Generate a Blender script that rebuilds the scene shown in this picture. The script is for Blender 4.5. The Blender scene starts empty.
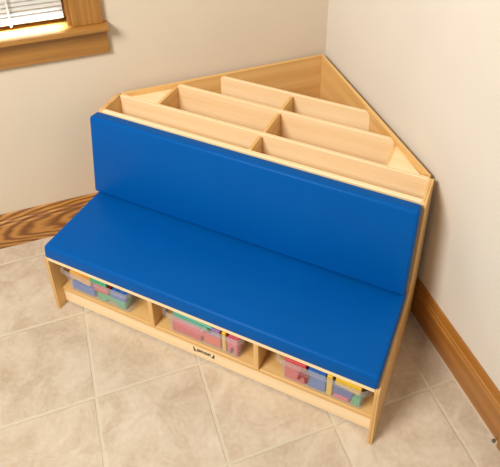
import bpy, bmesh, math, random
from mathutils import Vector, Matrix
random.seed(7)
sc = bpy.context.scene
COL = sc.collection
PI = math.pi

# ------------------------------------------------------------------ materials
def lin(r, g, b):
    f = lambda c: (c/255/12.92) if c/255 <= .04045 else ((c/255+.055)/1.055)**2.4
    return (f(r), f(g), f(b), 1)

def new_mat(name):
    m = bpy.data.materials.new(name); m.use_nodes = True
    nt = m.node_tree
    return m, nt, nt.nodes['Principled BSDF']

def N(nt, t, **kw):
    n = nt.nodes.new(t)
    for k, v in kw.items():
        if k.startswith('i_'):
            n.inputs[k[2:].replace('_', ' ')].default_value = v
        else: setattr(n, k, v)
    return n

def ramp(nt, fac, stops):
    r = nt.nodes.new('ShaderNodeValToRGB')
    e = r.color_ramp.elements
    while len(e) < len(stops): e.new(.5)
    for el, (p, c) in zip(e, stops): el.position = p; el.color = c
    nt.links.new(fac, r.inputs[0]); return r.outputs[0]

def wood(name, base, dark, axis='X', rotz=0., rough=.4, grain=1., ring=.35, ringscale=6., fine=90., coat=.15, dist=6., broad=None):
    """grain runs along the given object axis"""
    m, nt, b = new_mat(name)
    tc = N(nt, 'ShaderNodeTexCoord')
    mp = N(nt, 'ShaderNodeMapping')
    mp.inputs['Rotation'].default_value = (0, 0, rotz)
    nt.links.new(tc.outputs['Object'], mp.inputs[0])
    sq = N(nt, 'ShaderNodeMapping')
    s = {'X': (.10, 1, 1), 'Y': (1, .10, 1), 'Z': (1, 1, .10)}[axis]
    sq.inputs['Scale'].default_value = s
    nt.links.new(mp.outputs[0], sq.inputs[0])
    w = N(nt, 'ShaderNodeTexWave', wave_type='RINGS', rings_direction=axis)
    w.inputs['Scale'].default_value = ringscale
    w.inputs['Distortion'].default_value = dist
    w.inputs['Detail'].default_value = 2.5
    w.inputs['Detail Scale'].default_value = 1.2
    nt.links.new(sq.outputs[0], w.inputs[0])
    sq2 = N(nt, 'ShaderNodeMapping')
    s2 = {'X': (.03, 1, 1), 'Y': (1, .03, 1), 'Z': (1, 1, .03)}[axis]
    sq2.inputs['Scale'].default_value = s2
    nt.links.new(mp.outputs[0], sq2.inputs[0])
    n = N(nt, 'ShaderNodeTexNoise'); n.inputs['Scale'].default_value = fine; n.inputs['Detail'].default_value = 4
    nt.links.new(sq2.outputs[0], n.inputs[0])
    n2 = N(nt, 'ShaderNodeTexNoise'); n2.inputs['Scale'].default_value = 7; n2.inputs['Detail'].default_value = 2
    nt.links.new(sq.outputs[0], n2.inputs[0])
    def mul(a, k):
        x = N(nt, 'ShaderNodeMath', operation='MULTIPLY'); x.inputs[1].default_value = k
        nt.links.new(a, x.inputs[0]); return x.outputs[0]
    def add(a, c):
        x = N(nt, 'ShaderNodeMath', operation='ADD'); nt.links.new(a, x.inputs[0]); nt.links.new(c, x.inputs[1]); return x.outputs[0]
    f = add(add(mul(w.outputs['Fac'], ring), mul(n.outputs['Fac'], .45)), mul(n2.outputs['Fac'], .55-ring*.5 if broad is None else broad))
    mixc = ramp(nt, f, [(.5-.32*grain, base), (.5+.38*grain, dark)])
    nt.links.new(mixc, b.inputs['Base Color'])
    b.inputs['Roughness'].default_value = rough
    b.inputs['Coat Weight'].default_value = coat
    b.inputs['Coat Roughness'].default_value = .2
    bp = N(nt, 'ShaderNodeBump'); bp.inputs['Strength'].default_value = .06; bp.inputs['Distance'].default_value = .002
    nt.links.new(n.outputs['Fac'], bp.inputs['Height']); nt.links.new(bp.outputs[0], b.inputs['Normal'])
    return m

MB, MD = lin(234, 195, 130), lin(212, 160, 88)
maple = {a: wood('maple_'+a, MB, MD, a, ring=.25) for a in 'XYZ'}
maple['L'] = wood('maple_left_side', MB, MD, 'X', rotz=-PI/4, ring=.25)
maple['R'] = wood('maple_right_side', MB, MD, 'X', rotz=PI/4, ring=.25)
maple_pale = wood('maple_pale', lin(252, 228, 186), lin(240, 202, 146), 'X', ring=.2)
OB, OD = lin(186, 132, 60), lin(120, 74, 26)
oak = wood('oak_board', OB, OD, 'X', grain=.9, ring=.12, ringscale=9., fine=150., rough=.35, coat=.25, dist=9., broad=.35)
def cathedral(name, light, dark, x0, z0, k=.13, pitch=.0125):
    m, nt, b = new_mat(name)
    tc = N(nt, 'ShaderNodeTexCoord'); sep = N(nt, 'ShaderNodeSeparateXYZ'); nt.links.new(tc.outputs['Object'], sep.inputs[0])
    def M(op, a, c=None):
        x = N(nt, 'ShaderNodeMath', operation=op)
        for i, v in enumerate((a, c)):
            if v is None: continue
            if isinstance(v, (int, float)): x.inputs[i].default_value = v
            else: nt.links.new(v, x.inputs[i])
        return x.outputs[0]
    sq = N(nt, 'ShaderNodeMapping'); sq.inputs['Scale'].default_value = (.22, 1, 1); nt.links.new(tc.outputs['Object'], sq.inputs[0])
    n = N(nt, 'ShaderNodeTexNoise'); n.inputs['Scale'].default_value = 16; n.inputs['Detail'].default_value = 3; nt.links.new(sq.outputs[0], n.inputs[0])
    sq2 = N(nt, 'ShaderNodeMapping'); sq2.inputs['Scale'].default_value = (.05, 1, 1); nt.links.new(tc.outputs['Object'], sq2.inputs[0])
    n2 = N(nt, 'ShaderNodeTexNoise'); n2.inputs['Scale'].default_value = 240; n2.inputs['Detail'].default_value = 3; nt.links.new(sq2.outputs[0], n2.inputs[0])
    a = M('MULTIPLY', M('SUBTRACT', sep.outputs['X'], x0), k); c = M('SUBTRACT', sep.outputs['Z'], z0)
    r = M('SQRT', M('ADD', M('MULTIPLY', a, a), M('MULTIPLY', c, c)))
    r = M('ADD', r, M('MULTIPLY', n.outputs['Fac'], .035))
    w = M('MULTIPLY_ADD', M('SINE', M('MULTIPLY', r, 2*PI/pitch)), .5); nt.nodes[-1].inputs[2].default_value = .5
    f = M('ADD', M('MULTIPLY', w, .62), M('MULTIPLY', n2.outputs['Fac'], .5))
    nt.links.new(ramp(nt, f, [(.3, light), (.85, dark)]), b.inputs['Base Color'])
    b.inputs['Roughness'].default_value = .35; b.inputs['Coat Weight'].default_value = .25; b.inputs['Coat Roughness'].default_value = .2
    return m
oak_dark = cathedral('oak_baseboard', lin(196, 138, 68), lin(128, 78, 30), -.55, .075)
oak_plain = wood('oak_baseboard_plain', lin(190, 128, 54), lin(140, 86, 30), 'X', grain=.9, ring=.2, ringscale=5., fine=140., rough=.35, coat=.25)
oak_v = wood('oak_casing', OB, OD, 'Z', grain=.9, ring=.15, ringscale=12., fine=150., rough=.35, coat=.25)

def ply(m, comp, name):
    """darker core veneer seen on the plywood edges (generated coordinate comp = thickness)"""
    m = m.copy(); m.name = name; nt = m.node_tree; b = nt.nodes['Principled BSDF']
    src = b.inputs['Base Color'].links[0].from_socket
    tc = N(nt, 'ShaderNodeTexCoord'); sep = N(nt, 'ShaderNodeSeparateXYZ'); nt.links.new(tc.outputs['Generated'], sep.inputs[0])
    r = ramp(nt, sep.outputs[comp], [(.36, (1, 1, 1, 1)), (.44, (.55, .42, .30, 1)), (.60, (.55, .42, .30, 1)), (.68, (1, 1, 1, 1))])
    mx = N(nt, 'ShaderNodeMix', data_type='RGBA', blend_type='MULTIPLY'); mx.inputs['Factor'].default_value = .5
    nt.links.new(src, mx.inputs['A']); nt.links.new(r, mx.inputs['B']); nt.links.new(mx.outputs['Result'], b.inputs['Base Color'])
    return m
ply_divider = ply(maple_pale, 'Y', 'maple_ply_divider'); ply_end = ply(maple['Z'], 'X', 'maple_ply_end')

def paint(name, c, bump=.03):
    m, nt, b = new_mat(name)
    n = N(nt, 'ShaderNodeTexNoise'); n.inputs['Scale'].default_value = 3; n.inputs['Detail'].default_value = 2
    tc = N(nt, 'ShaderNodeTexCoord'); nt.links.new(tc.outputs['Object'], n.inputs[0])
    d = tuple(x*.96 for x in c[:3])+(1,)
    nt.links.new(ramp(nt, n.outputs['Fac'], [(.3, d), (.7, c)]), b.inputs['Base Color'])
    n2 = N(nt, 'ShaderNodeTexNoise'); n2.inputs['Scale'].default_value = 160
    nt.links.new(tc.outputs['Object'], n2.inputs[0])
    bp = N(nt, 'ShaderNodeBump'); bp.inputs['Strength'].default_value = bump; bp.inputs['Distance'].default_value = .003
    nt.links.new(n2.outputs['Fac'], bp.inputs['Height']); nt.links.new(bp.outputs[0], b.inputs['Normal'])
    b.inputs['Roughness'].default_value = .75
    b.inputs['Specular IOR Level'].default_value = .25
    return m
wall_left_mat = paint('beige_wall_paint', lin(220, 204, 180))
wall_right_mat = paint('beige_wall_paint_lit', lin(222, 212, 196))  # same paint as the left wall, with its brighter lighting put into the colour

def plain(name, c, rough=.45, metal=0, var=.06, scale=25., spec=.5):
    m, nt, b = new_mat(name)
    n = N(nt, 'ShaderNodeTexNoise'); n.inputs['Scale'].default_value = scale
    tc = N(nt, 'ShaderNodeTexCoord'); nt.links.new(tc.outputs['Object'], n.inputs[0])
    d = tuple(x*(1-var) for x in c[:3])+(1,)
    nt.links.new(ramp(nt, n.outputs['Fac'], [(.35, d), (.65, c)]), b.inputs['Base Color'])
    b.inputs['Roughness'].default_value = rough; b.inputs['Metallic'].default_value = metal
    b.inputs['Specular IOR Level'].default_value = spec
    return m
vinyl = plain('blue_vinyl', lin(0, 84, 158), rough=.42, var=.04, scale=4., spec=.08)
vnt = vinyl.node_tree; vb = vnt.nodes['Principled BSDF']
_n = N(vnt, 'ShaderNodeTexNoise'); _n.inputs['Scale'].default_value = 9; _n.inputs['Detail'].default_value = 2
_t = N(vnt, 'ShaderNodeTexCoord'); vnt.links.new(_t.outputs['Object'], _n.inputs[0])
_b = N(vnt, 'ShaderNodeBump'); _b.inputs['Strength'].default_value = .12; _b.inputs['Distance'].default_value = .02
vnt.links.new(_n.outputs['Fac'], _b.inputs['Height']); vnt.links.new(_b.outputs[0], vb.inputs['Normal'])
white_pl = plain('white_blind', lin(196, 194, 186), rough=.5, var=.02)
black = plain('black_print', lin(38, 34, 30), rough=.6)
caulk = plain('pale_caulk', lin(214, 200, 176), rough=.8)
grey_metal = plain('grey_metal', lin(120, 112, 98), rough=.4, metal=.6)

def clear_plastic():
    m, nt, b = new_mat('clear_plastic')
    out = nt.nodes['Material Output']
    tr = N(nt, 'ShaderNodeBsdfTransparent'); tr.inputs[0].default_value = (.97, .97, .97, 1)
    b.inputs['Base Color'].default_value = lin(236, 232, 226); b.inputs['Roughness'].default_value = .22
    fr = N(nt, 'ShaderNodeLayerWeight'); fr.inputs['Blend'].default_value = .25
    ad = N(nt, 'ShaderNodeMath', operation='MULTIPLY_ADD'); ad.inputs[1].default_value = .22; ad.inputs[2].default_value = .05
    nt.links.new(fr.outputs['Facing'], ad.inputs[0])
    mx = N(nt, 'ShaderNodeMixShader'); nt.links.new(ad.outputs[0], mx.inputs[0])
    nt.links.new(tr.outputs[0], mx.inputs[1]); nt.links.new(b.outputs[0], mx.inputs[2])
    nt.links.new(mx.outputs[0], out.inputs[0]); return m
clear = clear_plastic()
def glass_mat():
    m, nt, b = new_mat('window_glass')
    b.inputs['Transmission Weight'].default_value = 1; b.inputs['Roughness'].default_value = .02; b.inputs['IOR'].default_value = 1.05
    return m
glass = glass_mat()

TILE = .34836
def tile_mat():
    m, nt, b = new_mat('travertine_tile')
    tc = N(nt, 'ShaderNodeTexCoord')
    sep = N(nt, 'ShaderNodeSeparateXYZ'); nt.links.new(tc.outputs['Object'], sep.inputs[0])
    wn = N(nt, 'ShaderNodeTexNoise'); wn.inputs['Scale'].default_value = 14; wn.inputs['Detail'].default_value = 3
    nt.links.new(tc.outputs['Object'], wn.inputs[0])
    def M(op, a, c=None):
        x = N(nt, 'ShaderNodeMath', operation=op)
        for k, v in enumerate((a, c)):
            if v is None: continue
            if isinstance(v, (int, float)): x.inputs[k].default_value = v
            else: nt.links.new(v, x.inputs[k])
        return x.outputs[0]
    wob = M('MULTIPLY', M('SUBTRACT', wn.outputs['Fac'], .5), .016)
    dist, ids = [], []
    for ax in 'XY':
        q = M('ADD', M('DIVIDE', sep.outputs[ax], TILE), wob)
        ids.append(M('FLOOR', q))
        fr = M('FRACT', q)
        dist.append(M('MINIMUM', fr, M('SUBTRACT', 1., fr)))
    dmin = M('MULTIPLY', M('MINIMUM', dist[0], dist[1]), TILE)      # metres from the joint
    grout = N(nt, 'ShaderNodeMapRange', interpolation_type='SMOOTHSTEP')
    grout.inputs['From Min'].default_value = .0032; grout.inputs['From Max'].default_value = .0062
    nt.links.new(dmin, grout.inputs['Value'])
    comb = N(nt, 'ShaderNodeCombineXYZ'); nt.links.new(ids[0], comb.inputs[0]); nt.links.new(ids[1], comb.inputs[1])
    wh = N(nt, 'ShaderNodeTexWhiteNoise'); nt.links.new(comb.outputs[0], wh.inputs['Vector'])
    off = N(nt, 'ShaderNodeVectorMath', operation='MULTIPLY_ADD')
    nt.links.new(wh.outputs['Color'], off.inputs[0]); off.inputs[1].default_value = (9, 9, 9); nt.links.new(tc.outputs['Object'], off.inputs[2])
    n1 = N(nt, 'ShaderNodeTexNoise'); n1.inputs['Scale'].default_value = 7; n1.inputs['Detail'].default_value = 8; n1.inputs['Roughness'].default_value = .62; n1.inputs['Distortion'].default_value = .9
    nt.links.new(off.outputs[0], n1.inputs[0])
    n3 = N(nt, 'ShaderNodeTexNoise'); n3.inputs['Scale'].default_value = 60; n3.inputs['Detail'].default_value = 4
    nt.links.new(off.outputs[0], n3.inputs[0])
    f = M('ADD', M('MULTIPLY', n1.outputs['Fac'], .75), M('MULTIPLY', n3.outputs['Fac'], .25))
    c = ramp(nt, f, [(.34, lin(184, 163, 137)), (.5, lin(202, 184, 159)), (.66, lin(214, 199, 177))])
    hs = N(nt, 'ShaderNodeHueSaturation')
    nt.links.new(M('ADD', M('MULTIPLY', wh.outputs['Value'], .08), .96), hs.inputs['Value'])
    nt.links.new(c, hs.inputs['Color'])
    mx = N(nt, 'ShaderNodeMix', data_type='RGBA')
    nt.links.new(grout.outputs[0], mx.inputs['Factor'])
    mx.inputs['A'].default_value = lin(208, 194, 168); nt.links.new(hs.outputs[0], mx.inputs['B'])
    nt.links.new(mx.outputs['Result'], b.inputs['Base Color'])
    b.inputs['Roughness'].default_value = .5
    b.inputs['Specular IOR Level'].default_value = .35
    # ridged relief like cleft stone
    rid = N(nt, 'ShaderNodeMapRange'); rid.inputs['From Min'].default_value = .46; rid.inputs['From Max'].default_value = .52
    nt.links.new(n1.outputs['Fac'], rid.inputs['Value'])
    h = M('ADD', M('MULTIPLY', grout.outputs[0], .6), M('ADD', M('MULTIPLY', rid.outputs[0], .22), M('MULTIPLY', n3.outputs['Fac'], .12)))
    bp = N(nt, 'ShaderNodeBump'); bp.inputs['Strength'].default_value = .8; bp.inputs['Distance'].default_value = .003
    nt.links.new(h, bp.inputs['Height']); nt.links.new(bp.outputs[0], b.inputs['Normal'])
    return m
tile = tile_mat()

# ------------------------------------------------------------------ mesh helpers
def obj(name, bm, mat, parent=None, bevel=0., seg=2, smooth=False):
    bmesh.ops.recalc_face_normals(bm, faces=bm.faces)
    me = bpy.data.meshes.new(name); bm.to_mesh(me); bm.free()
    me.materials.append(mat)
    o = bpy.data.objects.new(name, me); COL.objects.link(o)
    if parent: o.parent = parent
    if bevel:
        bv = o.modifiers.new('edge', 'BEVEL'); bv.width = bevel; bv.segments = seg; bv.limit_method = 'ANGLE'; bv.angle_limit = math.radians(40)
        smooth = True
    if smooth:
        for p in me.polygons: p.use_smooth = True
        if bevel: 
            wn = o.modifiers.new('wn', 'WEIGHTED_NORMAL'); wn.keep_sharp = False
    return o

def add_prism(bm, poly, f0, f1, mk):
    """poly = 2-D outline; mk(a,b,t) -> xyz"""
    A = [bm.verts.new(mk(a, b, f0)) for a, b in poly]
    B = [bm.verts.new(mk(a, b, f1)) for a, b in poly]
    bm.faces.new(A); bm.faces.new(B[::-1])
    n = len(poly)
    for i in range(n): bm.faces.new((A[i], A[(i+1) % n], B[(i+1) % n], B[i]))
def prism(poly, f0, f1, mk):
    bm = bmesh.new(); add_prism(bm, poly, f0, f1, mk); return bm
XZ = lambda a, b, t: (a, t, b)      # outline in u,z  extruded in v
YZ = lambda a, b, t: (t, a, b)      # outline in v,z  extruded in u
XY = lambda a, b, t: (a, b, t)
def add_box(bm, x0, x1, y0, y1, z0, z1):
    add_prism(bm, [(x0, y0), (x1, y0), (x1, y1), (x0, y1)], z0, z1, XY)
def box(*a):
    bm = bmesh.new(); add_box(bm, *a); return bm
def rounded(pts, radii, n=5):
    """round the corners of an outline"""
    out = []
    m = len(pts)
    for i, (p, r) in enumerate(zip(pts, radii)):
        if r <= 0: out.append(p); continue
        P = Vector(p); a = (Vector(pts[i-1])-P).normalized(); c = (Vector(pts[(i+1) % m])-P).normalized()
        ang = a.angle(c); d = r/math.tan(ang/2)
        ctr = P+(a+c).normalized()*(r/math.sin(ang/2))
        s = P+a*d-ctr; e = P+c*d-ctr
        tot = s.angle_signed(e) if True else 0
        for k in range(n+1):
            t = k/n
            v = s.slerp(e, t) if hasattr(s, 'slerp') else s.lerp(e, t)
            out.append(tuple(ctr+v.normalized()*r))
    return out
def thing(name, label, cat, loc=(0, 0, 0), rotz=0, group=None):
    o = bpy.data.objects.new(name, None); COL.objects.link(o); o.empty_display_size = .05
    o.location = loc; o.rotation_euler = (0, 0, rotz); return tag(o, label, cat, group)
def tag(o, label, cat, group=None):
    o['label'] = label; o['category'] = cat
    if group: o['group'] = group
    return o
def struct(o): o['kind'] = 'structure'; return o

# ------------------------------------------------------------------ the room
ANG = PI/4-.01345
CU, CV = .0103, 1.1369          # corner of the baseboard faces on the floor
BT = .016                        # baseboard thickness
e1 = Vector((math.cos(ANG), math.sin(ANG), 0)); e2 = Vector((math.sin(ANG), -math.cos(ANG), 0))
corner = Vector((CU, CV, 0)) + e1*.004
# floor
bm = bmesh.new(); add_box(bm, -4, 6, -4, 3, -.06, 0)
floor = struct(obj('floor', bm, tile))
floor.location = (-.5010, .0262, 0); floor.rotation_euler = (0, 0, ANG)
bmv = floor.data
# clip floor roughly to the room (local x = along left wall towards the corner, local y = towards the left wall)
inv = (Matrix.Translation(floor.location) @ Matrix.Rotation(ANG, 4, 'Z')).inverted()
lc = inv @ corner
for v in bmv.vertices:
    v.co.x = min(v.co.x, lc.x+.12); v.co.y = min(v.co.y, lc.y+.12)
    v.co.x = max(v.co.x, lc.x-4.2); v.co.y = max(v.co.y, lc.y-4.2)
# left wall frame: local x along e1 (0 at the corner, negative to the left), local y points away from the room
def left_frame(o): o.location = corner; o.rotation_euler = (0, 0, ANG); return o
# right wall frame: local x along e2 (positive towards the camera), local y out of the room = rotate e2 by +90deg = e1
def right_frame(o): o.location = corner; o.rotation_euler = (0, 0, ANG-PI/2); return o
WH = 2.5
wx0, wx1, wz0, wz1 = -1.92, -1.0, .94, 1.98       # window opening
bm = bmesh.new()
y0, y1 = BT, BT+.12
add_box(bm, -4.1, wx0, y0, y1, 0, WH); add_box(bm, wx1, BT+.12, y0, y1, 0, WH)
add_box(bm, wx0, wx1, y0, y1, 0, wz0); add_box(bm, wx0, wx1, y0, y1, wz1, WH)
wl = struct(left_frame(obj('wall_left', bm, wall_left_mat)))
wr = struct(right_frame(obj('wall_right', box(-BT, 4.1, BT, BT+.12, 0, WH), wall_right_mat)))

# baseboards: moulded profile (y = depth from wall face, z), face at y=0
prof = [(BT, 0), (0, 0), (0, .118), (.005, .1205), (.005, .1235), (.001, .126), (.001, .136), (.006, .139), (.006, .142), (.003, .146), (.006, .156), (.010, .167), (BT, .170)]
bbl = struct(left_frame(obj('baseboard_left', prism(prof, -4.0, 0.0, lambda a, b, t: (t, a, b)), oak_dark, bevel=.001)))
bbr = struct(right_frame(obj('baseboard_right', prism(prof, 0.0, 1.362, lambda a, b, t: (t, a, b)), oak_plain, bevel=.001)))
# caulk line under the right baseboard
struct(right_frame(obj('trim_1', box(.0, 1.362, -.0035, 0, 0, .003), caulk)))
# door casing at the far right
cas = [(BT, 0), (-.012, 0), (-.012, .0), (-.012, .075), (-.006, .083), (-.006, .09), (BT, .09)]
pl = rounded([(1.362, BT), (1.362, -.010), (1.47, -.010), (1.47, BT)], [0, .008, .004, 0])
struct(right_frame(obj('trim_2', prism(pl, 0, 2.1, XY), oak_v)))
# small peg at the end of the baseboard
bm = bmesh.new(); bmesh.ops.create_cone(bm, cap_ends=True, segments=16, radius1=.0055, radius2=.0045, depth=.008)
bmesh.ops.translate(bm, verts=bm.verts, vec=(0, 0, .004))
peg = right_frame(obj('floor_peg', bm, grey_metal, bevel=.001)); peg.location = corner+e2*1.352-e1*.0085
tag(peg, 'tiny dark round peg on the floor at the end of the right baseboard', 'peg')

# window
win = struct(left_frame(bpy.data.objects.new('window_1', None))); COL.objects.link(win)
bm = box(wx0-.13, -.879, -.034, .105, .938, .958)
obj('window_sill', bm, oak, win, bevel=.0025)
obj('apron', box(wx0-.11, -.886, 0, BT, .834, .938), oak, win, bevel=.002)
for x0, x1 in ((wx1-.001, -.893), (wx0-.107, wx0+.001)):
    obj('casing', box(x0, x1, 0, BT, .958, wz1+.1), oak_v, win, bevel=.003)
obj('head_casing', box(wx0+.001, wx1-.001, 0, BT, wz1, wz1+.1), oak, win, bevel=.003)
for x0, x1 in ((wx0, wx0+.018), (wx1-.018, wx1)):
    obj('jamb', box(x0, x1, BT, BT+.11, .958, wz1), oak_v, win)
bm = bmesh.new()
a0, a1 = wx0+.018, wx1-.018
add_box(bm, a0, a1, .095, .125, .958, 1.005); add_box(bm, a0, a1, .095, .125, wz1-.04, wz1)
add_box(bm, a0, a0+.04, .095, .125, 1.005, wz1-.04); add_box(bm, a1-.04, a1, .095, .125, 1.005, wz1-.04)
obj('sash', bm, oak, win)
obj('pane', box(a0+.04, a1-.04, .108, .112, 1.005, wz1-.04), glass, win)

# venetian blind
bl = left_frame(thing('window_blind', 'white horizontal slat blind lowered in the oak window', 'blind'))
b0, b1 = a0+.006, -1.026
BY = .062
obj('bottom_rail', prism(rounded([(BY-.014, .978), (BY+.012, .976), (BY+.012, .990), (BY-.014, .994)], [.004]*4, 3), b0, b1, YZ), white_pl, bl, smooth=False)
z = 1.003
while z < wz1-.05:
    pts = []
    for k in range(6):
        t = k/5; pts.append((BY-.009+.017*t+.003*math.sin(PI*t)*-1, z-.010+.022*t))
    poly = pts+[(a+.0009, b-.0007) for a, b in pts[::-1]]
    obj('slat', prism(poly, b0, b1, YZ), white_pl, bl)
    z += .0175
obj('head_rail', box(b0, b1, BY-.02, BY+.02, wz1-.045, wz1-.002), white_pl, bl, bevel=.002)
for cx in (b0+.08, -1.206):
    bm = bmesh.new()
    add_box(bm, cx-.0022, cx+.0022, BY-.0175, BY-.0155, .974, wz1-.04)
    add_box(bm, cx-.004, cx+.004, BY-.0185, BY-.0145, .974, .982)
    obj('ladder_cord', bm, white_pl, bl)

# ------------------------------------------------------------------ corner bench with book troughs
W, T = .61, .015
ZS = .274
bench = thing('corner_book_bench', 'light maple corner bench with book troughs behind its back and cubbies under its seat', 'bench')
DB = .522                          # rear of the end panels
side_out = [(0, 0), (DB, 0), (DB, .659), (.396, .655), (.364, .345), (.352, .274), (0, .274)]
side_out = rounded(side_out, [0, 0, .012, .022, .02, .03, .022], 6)
for s in (-1, 1):
    obj('end_panel', prism(side_out, s*W, s*(W-T), YZ), ply_end, bench, bevel=.002)
wi = W-T
obj('seat_board', box(-wi, wi, .003, .40, ZS-.017, ZS), maple_pale, bench, bevel=.0015)
obj('shelf', box(-wi, wi, .033, .40, .071, .089), maple['X'], bench, bevel=.002)
toe = obj('toe_board', box(-wi, wi, .036, .052, .012, .071), maple_pale, bench, bevel=.0015)
for x in (-.193, .2055):
    obj('cubby_divider', box(x-.009, x+.009, .028, .40, .089, ZS-.017), maple['Z'], bench, bevel=.0015)
obj('cubby_back', box(-wi, wi, .40, .41, .068, ZS), maple['X'], bench)
# reclined back board
bb = [(.354, ZS), (.372, ZS), (.418, .652), (.400, .652)]
obj('back_board', prism(rounded(bb, [0, 0, .004, .004], 3), -wi, wi, YZ), maple_pale, bench)
# triangular book box against the walls
AP = (.0115, 1.131)
Lp, Rp = (-.597, DB+.002), (.597, DB+.006)
def lerp_in(p, t):                     # mitred inner line
    s = 1 if p[0] > 0 else -1
    return (p[0]-s*t*1.414*.0-s*t*2.2, p[1]), (AP[0], AP[1]-t*1.414)
for p, m in ((Lp, maple['L']), (Rp, maple['R'])):
    ia, ic = lerp_in(p, .011)
    obj('side_panel', prism([p, AP, ic, ia], 0.001, .660, XY), m, bench, bevel=.0012)
# three long dividers
def divider(v, x0, x1, r0, r1, top=.655, z0=.30):
    poly = rounded([(x0, z0), (x1, z0), (x1, top), (x0, top)], [0, 0, r1, r0], 6)
    return obj('book_divider', prism(poly, v-.007, v+.007, XZ), ply_divider, bench, bevel=.0015)
divider(DB-.006, -wi, wi, .003, .003)
divider(.672, -.434, .446, .012, .024)
divider(.797, -.305, .321, .012, .024)
# trough floor
obj('trough_floor', prism([(-.585, .385), (.585, .385), (.585, .515), (AP[0], 1.10), (-.585, .515)], .285, .300, XY), maple['X'], bench)
# short partitions
def part(x, v0, v1, top=.650, z0=.30, w=.006):
    poly = rounded([(v0, z0), (v1, z0), (v1, top), (v0, top)], [0, 0, .012, .006], 4)
    obj('partition', prism(poly, x-w, x+w, YZ), maple['Y'], bench, bevel=.0012)
part(.004, .418, .509)
part(.008, .523, .665); part(.008, .679, .790)
part(-.436, .523, .668, .648)
part(.450, .523, .660, .640)
# triangular corner plates
for s in (-1, 1):
    x0 = .442 if s < 0 else .456
    poly = [(s*x0, .524), (s*.572, .524), (s*x0, .652)]
    obj('corner_plate', prism(poly, .632, .644, XY), maple_pale, bench)

# maker's mark on the toe board
def text_bm(txt, size):
    cu = bpy.data.curves.new('t', 'FONT'); cu.body = txt; cu.size = size; cu.align_x = 'CENTER'; cu.align_y = 'CENTER'; cu.extrude = .0002; cu.offset = size*.06
    o = bpy.data.objects.new('t', cu); COL.objects.link(o)
    dg = bpy.context.evaluated_depsgraph_get(); me = bpy.data.meshes.new_from_object(o.evaluated_get(dg))
    bm = bmesh.new(); bm.from_mesh(me); bpy.data.objects.remove(o); bpy.data.curves.remove(cu); bpy.data.meshes.remove(me)
    return bm
bm = text_bm('JONTI-CRAFT', .0135)
xs = [v.co.x for v in bm.verts]; k = .056/(max(xs)-min(xs))
for v in bm.verts:
    x, y, zz = v.co; v.co = (.004+x*k, .0358-zz, .0455+y*1.35)
fig = [(-.4, 0), (.5, 0), (.5, .12), (.2, .2), (.45, .5), (.35, .85), (.6, .9), (.62, 1.1), (.35, 1.2), (.4, 1.55), (.22, 1.55), (.12, 1.2), (-.05, 1.0), (-.3, .6), (-.5, .35), (-.75, .3), (-.75, .18)]
for sx, x0 in ((1, -.0325), (-1, .0405)):
    A = [(x0+sx*-a*.0095, .036+b*.0150) for a, b in fig]
    add_prism(bm, A, .0358, .0354, XZ)
mk = obj('maker_mark', bm, black, toe); mk['label'] = 'small black maker mark with lettering between two upright figures'

# ------------------------------------------------------------------ cushions
def cushion(name, poly2, width, r, puff, label):
    """poly2: cross-section in v,z; rounded and slightly puffed vinyl cushion"""
    bm = prism(poly2, -width[0], width[1], YZ)
    bmesh.ops.recalc_face_normals(bm, faces=bm.faces)
    bmesh.ops.bevel(bm, geom=list(bm.edges), offset=r, segments=4, profile=.5, affect='EDGES')
    o = obj(name, bm, vinyl, smooth=True)
    tag(o, label, 'cushion')
    return o
seat_poly = [(-.004, ZS+.0015), (.345, ZS+.0015), (.345, .3285), (.002, .329)]
cushion('seat_cushion', seat_poly, (.603, .603), .011, .004, 'long flat blue vinyl cushion lying on the bench seat')
# back cushion leans on the back board
fb, ft = Vector((.297, .3366)), Vector((.338, .664))
d = (ft-fb).normalized(); nb = Vector((d.y, -d.x)); th = .0505
back_poly = [tuple(fb), tuple(fb+nb*th), tuple(ft+nb*th), tuple(ft)]
cushion('back_cushion', back_poly, (.608, .601), .011, .004, 'upright blue vinyl cushion leaning against the bench back board')

# ------------------------------------------------------------------ clear bins and toys
BZ = .0892
def make_bin(label, uc):
    root = thing('storage_bin', label, 'bin', (uc, .033, BZ), 0, 'clear bins in the bench cubbies')
    bm = bmesh.new()
    H, wb, wt, L, tp = .108, .135, .146, .27, .0025
    def ring(z, t):
        f = z/H; w = wb+(wt-wb)*f-t; y0 = .004-.010*f+t; y1 = L+.010*f-t
        r = .015
        return [Vector((x, y, z)) for x, y in rounded([(-w, y0), (w, y0), (w, y1), (-w, y1)], [r]*4, 4)]
    loops = [ring(.0, 0.004), ring(.004, 0), ring(H, 0), ring(H, tp), ring(.004, tp)]
    V = [[bm.verts.new(p) for p in l] for l in loops]
    n = len(V[0])
    for a, c in zip(V, V[1:]):
        for i in range(n): bm.faces.new((a[i], a[(i+1) % n], c[(i+1) % n], c[i]))
    bm.faces.new(V[0][::-1]); bm.faces.new(V[-1])
    obj('tub', bm, clear, root, smooth=False)
    bm = bmesh.new()
    w = wt
    o_ = rounded([(-w-.010, -.015), (w+.010, -.015), (w+.012, L+.02), (-w-.012, L+.02)], [.026]*4, 5)
    i_ = rounded([(-w, -.006), (w, -.006), (w, L+.01), (-w, L+.01)], [.022]*4, 5)
    lv = [[bm.verts.new((x, y, zz)) for x, y in p] for p, zz in ((o_, H-.007), (o_, H+.003), (i_, H+.003), (i_, H-.000))]
    n = len(o_)
    for a, c in zip(lv, lv[1:]+lv[:1]):
        for i in range(n): bm.faces.new((a[i], a[(i+1) % n], c[(i+1) % n], c[i]))
    obj('rim', bm, clear, root)
    return root
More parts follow.
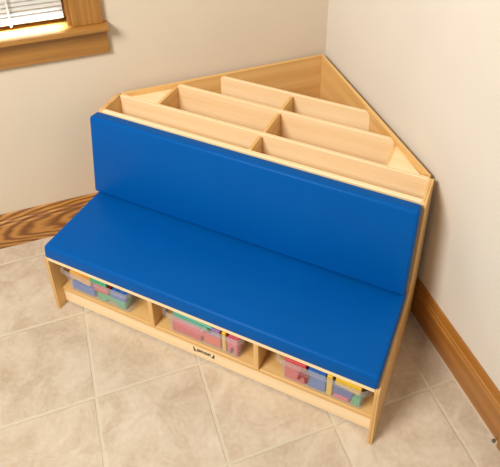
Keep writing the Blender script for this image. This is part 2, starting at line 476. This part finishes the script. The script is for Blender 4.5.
BINS = [(-.428, 'clear plastic bin of green, blue and orange toys beside the bench end near the window'),
        (.0055, 'clear plastic bin of mostly pink and red toys in the middle cubby'),
        (.4265, 'clear plastic bin of red, blue and yellow toys in the cubby nearest the right wall')]
for uc, lab in BINS: make_bin(lab, uc)

toy_mats = {}
def toy_mat(c):
    if c not in toy_mats: toy_mats[c] = plain('toy_plastic_%d' % len(toy_mats), lin(*c), rough=.35, var=.05)
    return toy_mats[c]
def toy(kind, uc, x, y, z, sx, sy, sz, col, label, group, rx=0, ry=0, rz=0):
    """x,y,z: centre relative to the bin (x from bin middle)"""
    bm = bmesh.new()
    hx, hy, hz = sx/2, sy/2, sz/2
    if kind == 'plate':            # flat block with a window-like slot
        o_ = [(-hx, -hz), (hx, -hz), (hx, hz), (-hx, hz)]
        add_prism(bm, rounded(o_, [.004]*4, 3), -hy, hy, XZ)
    elif kind == 'brick':          # block with round studs on the upper face
        add_box(bm, -hx, hx, -hy, hy, -hz, hz)
        nx = max(1, round(sx/.03)); ny = max(1, round(sy/.03))
        for i in range(nx):
            for j in range(ny):
                mt = Matrix.Translation((-hx+(i+.5)*sx/nx, -hy+(j+.5)*sy/ny, hz+.003))
                bmesh.ops.create_cone(bm, cap_ends=True, segments=14, radius1=.008, radius2=.008, depth=.0065, matrix=mt)
    elif kind == 'arch':           # block with an arched cut-out
        pts = [(-hx, -hz), (-hx*.45, -hz)]+[(-hx*.45*math.cos(PI*k/8), -hz+sz*.5*math.sin(PI*k/8)) for k in range(1, 8)]+[(hx*.45, -hz), (hx, -hz), (hx, hz), (-hx, hz)]
        add_prism(bm, pts, -hy, hy, XZ)
    elif kind == 'rod':
        bmesh.ops.create_cone(bm, cap_ends=True, segments=18, radius1=hy, radius2=hy, depth=sx, matrix=Matrix.Rotation(PI/2, 4, 'Y'))
    o = obj('toy_block', bm, toy_mat(col), bevel=.0025, seg=2)
    o.location = (uc+x*1.03, .029+y, BZ+z); o.rotation_euler = (rx, ry, rz)
    tag(o, label, 'toy block', group)
    return o
G1, G2, G3 = 'toys in the bin with green toys', 'toys in the middle bin', 'toys in the bin nearest the right wall'
u1, u2, u3 = [b[0] for b in BINS]
ORANGE, BLUE, GREEN, RED, PINK, YEL, TEAL, PURP, NAVY = (236, 168, 70), (54, 110, 190), (70, 176, 124), (214, 62, 72), (226, 96, 120), (240, 196, 40), (88, 178, 150), (150, 110, 170), (40, 80, 160)
def T(kind, uc, x, z, sx, sy, sz, col, label, group, ry=0, y0=.012):
    return toy(kind, uc, x, y0+sy/2, z+.003, sx, sy, sz, col, label, group, ry=ry)
T('brick', u1, -.068, .022, .100, .034, .036, BLUE, 'blue block low in the bin of green toys, under the orange slab', G1)
T('plate', u1, -.076, .072, .092, .016, .032, ORANGE, 'orange slab on top of a blue block in the bin of green toys', G1, ry=.16)
T('arch', u1, .052, .020, .120, .044, .036, GREEN, 'long green arch block at the bottom of the bin of green toys', G1)
T('brick', u1, .012, .057, .062, .030, .028, RED, 'red block in the middle of the bin of green toys', G1)
T('plate', u1, .006, .092, .070, .020, .024, GREEN, 'green slab above the red block in the bin of green toys', G1)
T('brick', u1, .084, .056, .066, .036, .030, BLUE, 'blue block resting on the long green arch block', G1)
T('brick', u1, .050, .036, .120, .080, .066, (90, 170, 120), 'large dull green block behind the other toys in the bin of green toys', G1, y0=.075)
T('plate', u2, -.058, .052, .120, .018, .030, PINK, 'long pink slab lying along the front of the middle bin', G2, ry=.08)
T('brick', u2, -.066, .018, .112, .034, .030, RED, 'rose red block under the long pink slab in the middle bin', G2)
T('plate', u2, -.040, .086, .150, .014, .030, TEAL, 'teal strip above the long pink slab in the middle bin', G2, ry=.06)
T('brick', u2, .030, .030, .064, .036, .044, (230, 96, 70), 'orange red block at the centre of the middle bin', G2)
T('plate', u2, .036, .076, .050, .024, .034, PURP, 'dull purple block above the orange red block in the middle bin', G2)
T('plate', u2, .074, .050, .014, .014, .092, YEL, 'narrow yellow stick standing in the middle bin', G2)
T('arch', u2, .104, .040, .038, .050, .076, PINK, 'pink arch block at the right end of the middle bin', G2)
T('brick', u2, .000, .036, .190, .070, .066, (190, 110, 135), 'large dusky pink block at the back of the middle bin', G2, y0=.075)
T('plate', u3, -.088, .049, .072, .030, .094, RED, 'large red slab standing in the bin nearest the right wall', G3)
T('arch', u3, -.058, .050, .034, .008, .046, (140, 26, 44), 'dark red arch block in front of the large red slab', G3, ry=.2, y0=.0025)
T('brick', u3, -.018, .045, .058, .036, .082, BLUE, 'blue block between the red slab and the yellow stick', G3)
T('plate', u3, .023, .049, .018, .018, .096, YEL, 'narrow yellow stick standing in the bin nearest the right wall', G3)
T('plate', u3, .080, .083, .082, .020, .038, YEL, 'wide yellow slab on top of toys in the bin nearest the right wall', G3, ry=.12)
T('brick', u3, .066, .041, .062, .030, .036, NAVY, 'dark blue block under the wide yellow slab', G3)
T('brick', u3, .062, .010, .050, .026, .014, PINK, 'small pink block on the bottom of the bin nearest the right wall', G3)
T('brick', u3, .108, .020, .026, .030, .034, GREEN, 'small green block at the low corner of the bin nearest the right wall', G3)
T('brick', u3, .000, .037, .190, .070, .066, BLUE, 'large blue block at the back of the bin nearest the right wall', G3, y0=.075)

# ------------------------------------------------------------------ camera
yaw, pitch, roll, f = .42222, -.53750, -.00017, 619.96
px, py = 268.163, 68.14
cam = bpy.data.cameras.new('camera'); co = bpy.data.objects.new('camera', cam); COL.objects.link(co)
co.location = (.74771, -1.08242, 1.97112)
fw = Vector((-math.sin(yaw)*math.cos(pitch), math.cos(yaw)*math.cos(pitch), math.sin(pitch)))
r = Vector((math.cos(yaw), math.sin(yaw), 0)); u = r.cross(fw)
co.rotation_euler = Matrix((r, u, -fw)).transposed().to_euler()
cam.sensor_fit = 'HORIZONTAL'; cam.sensor_width = 36; cam.lens = f*36/500
cam.shift_x = (250-px)/500; cam.shift_y = (py-233.5)/500
cam.clip_start = .05
sc.camera = co

# ------------------------------------------------------------------ light
w = bpy.data.worlds.new('world'); sc.world = w; w.use_nodes = True
w.node_tree.nodes['Background'].inputs[0].default_value = (1.0, .985, .96, 1)
w.node_tree.nodes['Background'].inputs[1].default_value = .30
def area(name, loc, tgt, size, power, col=(1, 1, 1)):
    l = bpy.data.lights.new(name, 'AREA'); l.shape = 'DISK'; l.size = size; l.energy = power; l.color = col
    o = bpy.data.objects.new(name, l); COL.objects.link(o); o.location = loc
    o.rotation_euler = (Vector(tgt)-Vector(loc)).to_track_quat('-Z', 'Y').to_euler(); return o
area('key_light', (-.7, -2.25, 3.2), (.1, .6, .3), 1.3, 152, (1, .985, .955))
p = corner+e1*(-1.40)+Vector((0, 0, 1.30))+(e1.cross(Vector((0, 0, 1))))*.0
lw = bpy.data.lights.new('sill_fill_lamp', 'AREA'); lw.shape = 'RECTANGLE'; lw.size = .64; lw.size_y = .02; lw.energy = 5.0; lw.spread = math.radians(30); lw.color = (.72, .86, 1)  # added strip lamp inside the window recess, brightens the sill in place of daylight
lo = bpy.data.objects.new('sill_fill_lamp', lw); COL.objects.link(lo)
Y_OUT = Vector((-math.sin(ANG), math.cos(ANG), 0))
lo.location = corner+e1*(-1.36)+Y_OUT*.004+Vector((0, 0, 1.13)); lo.rotation_euler = (math.radians(7), 0, ANG)
sc.view_settings.view_transform = 'Standard'
sc.view_settings.look = 'None'
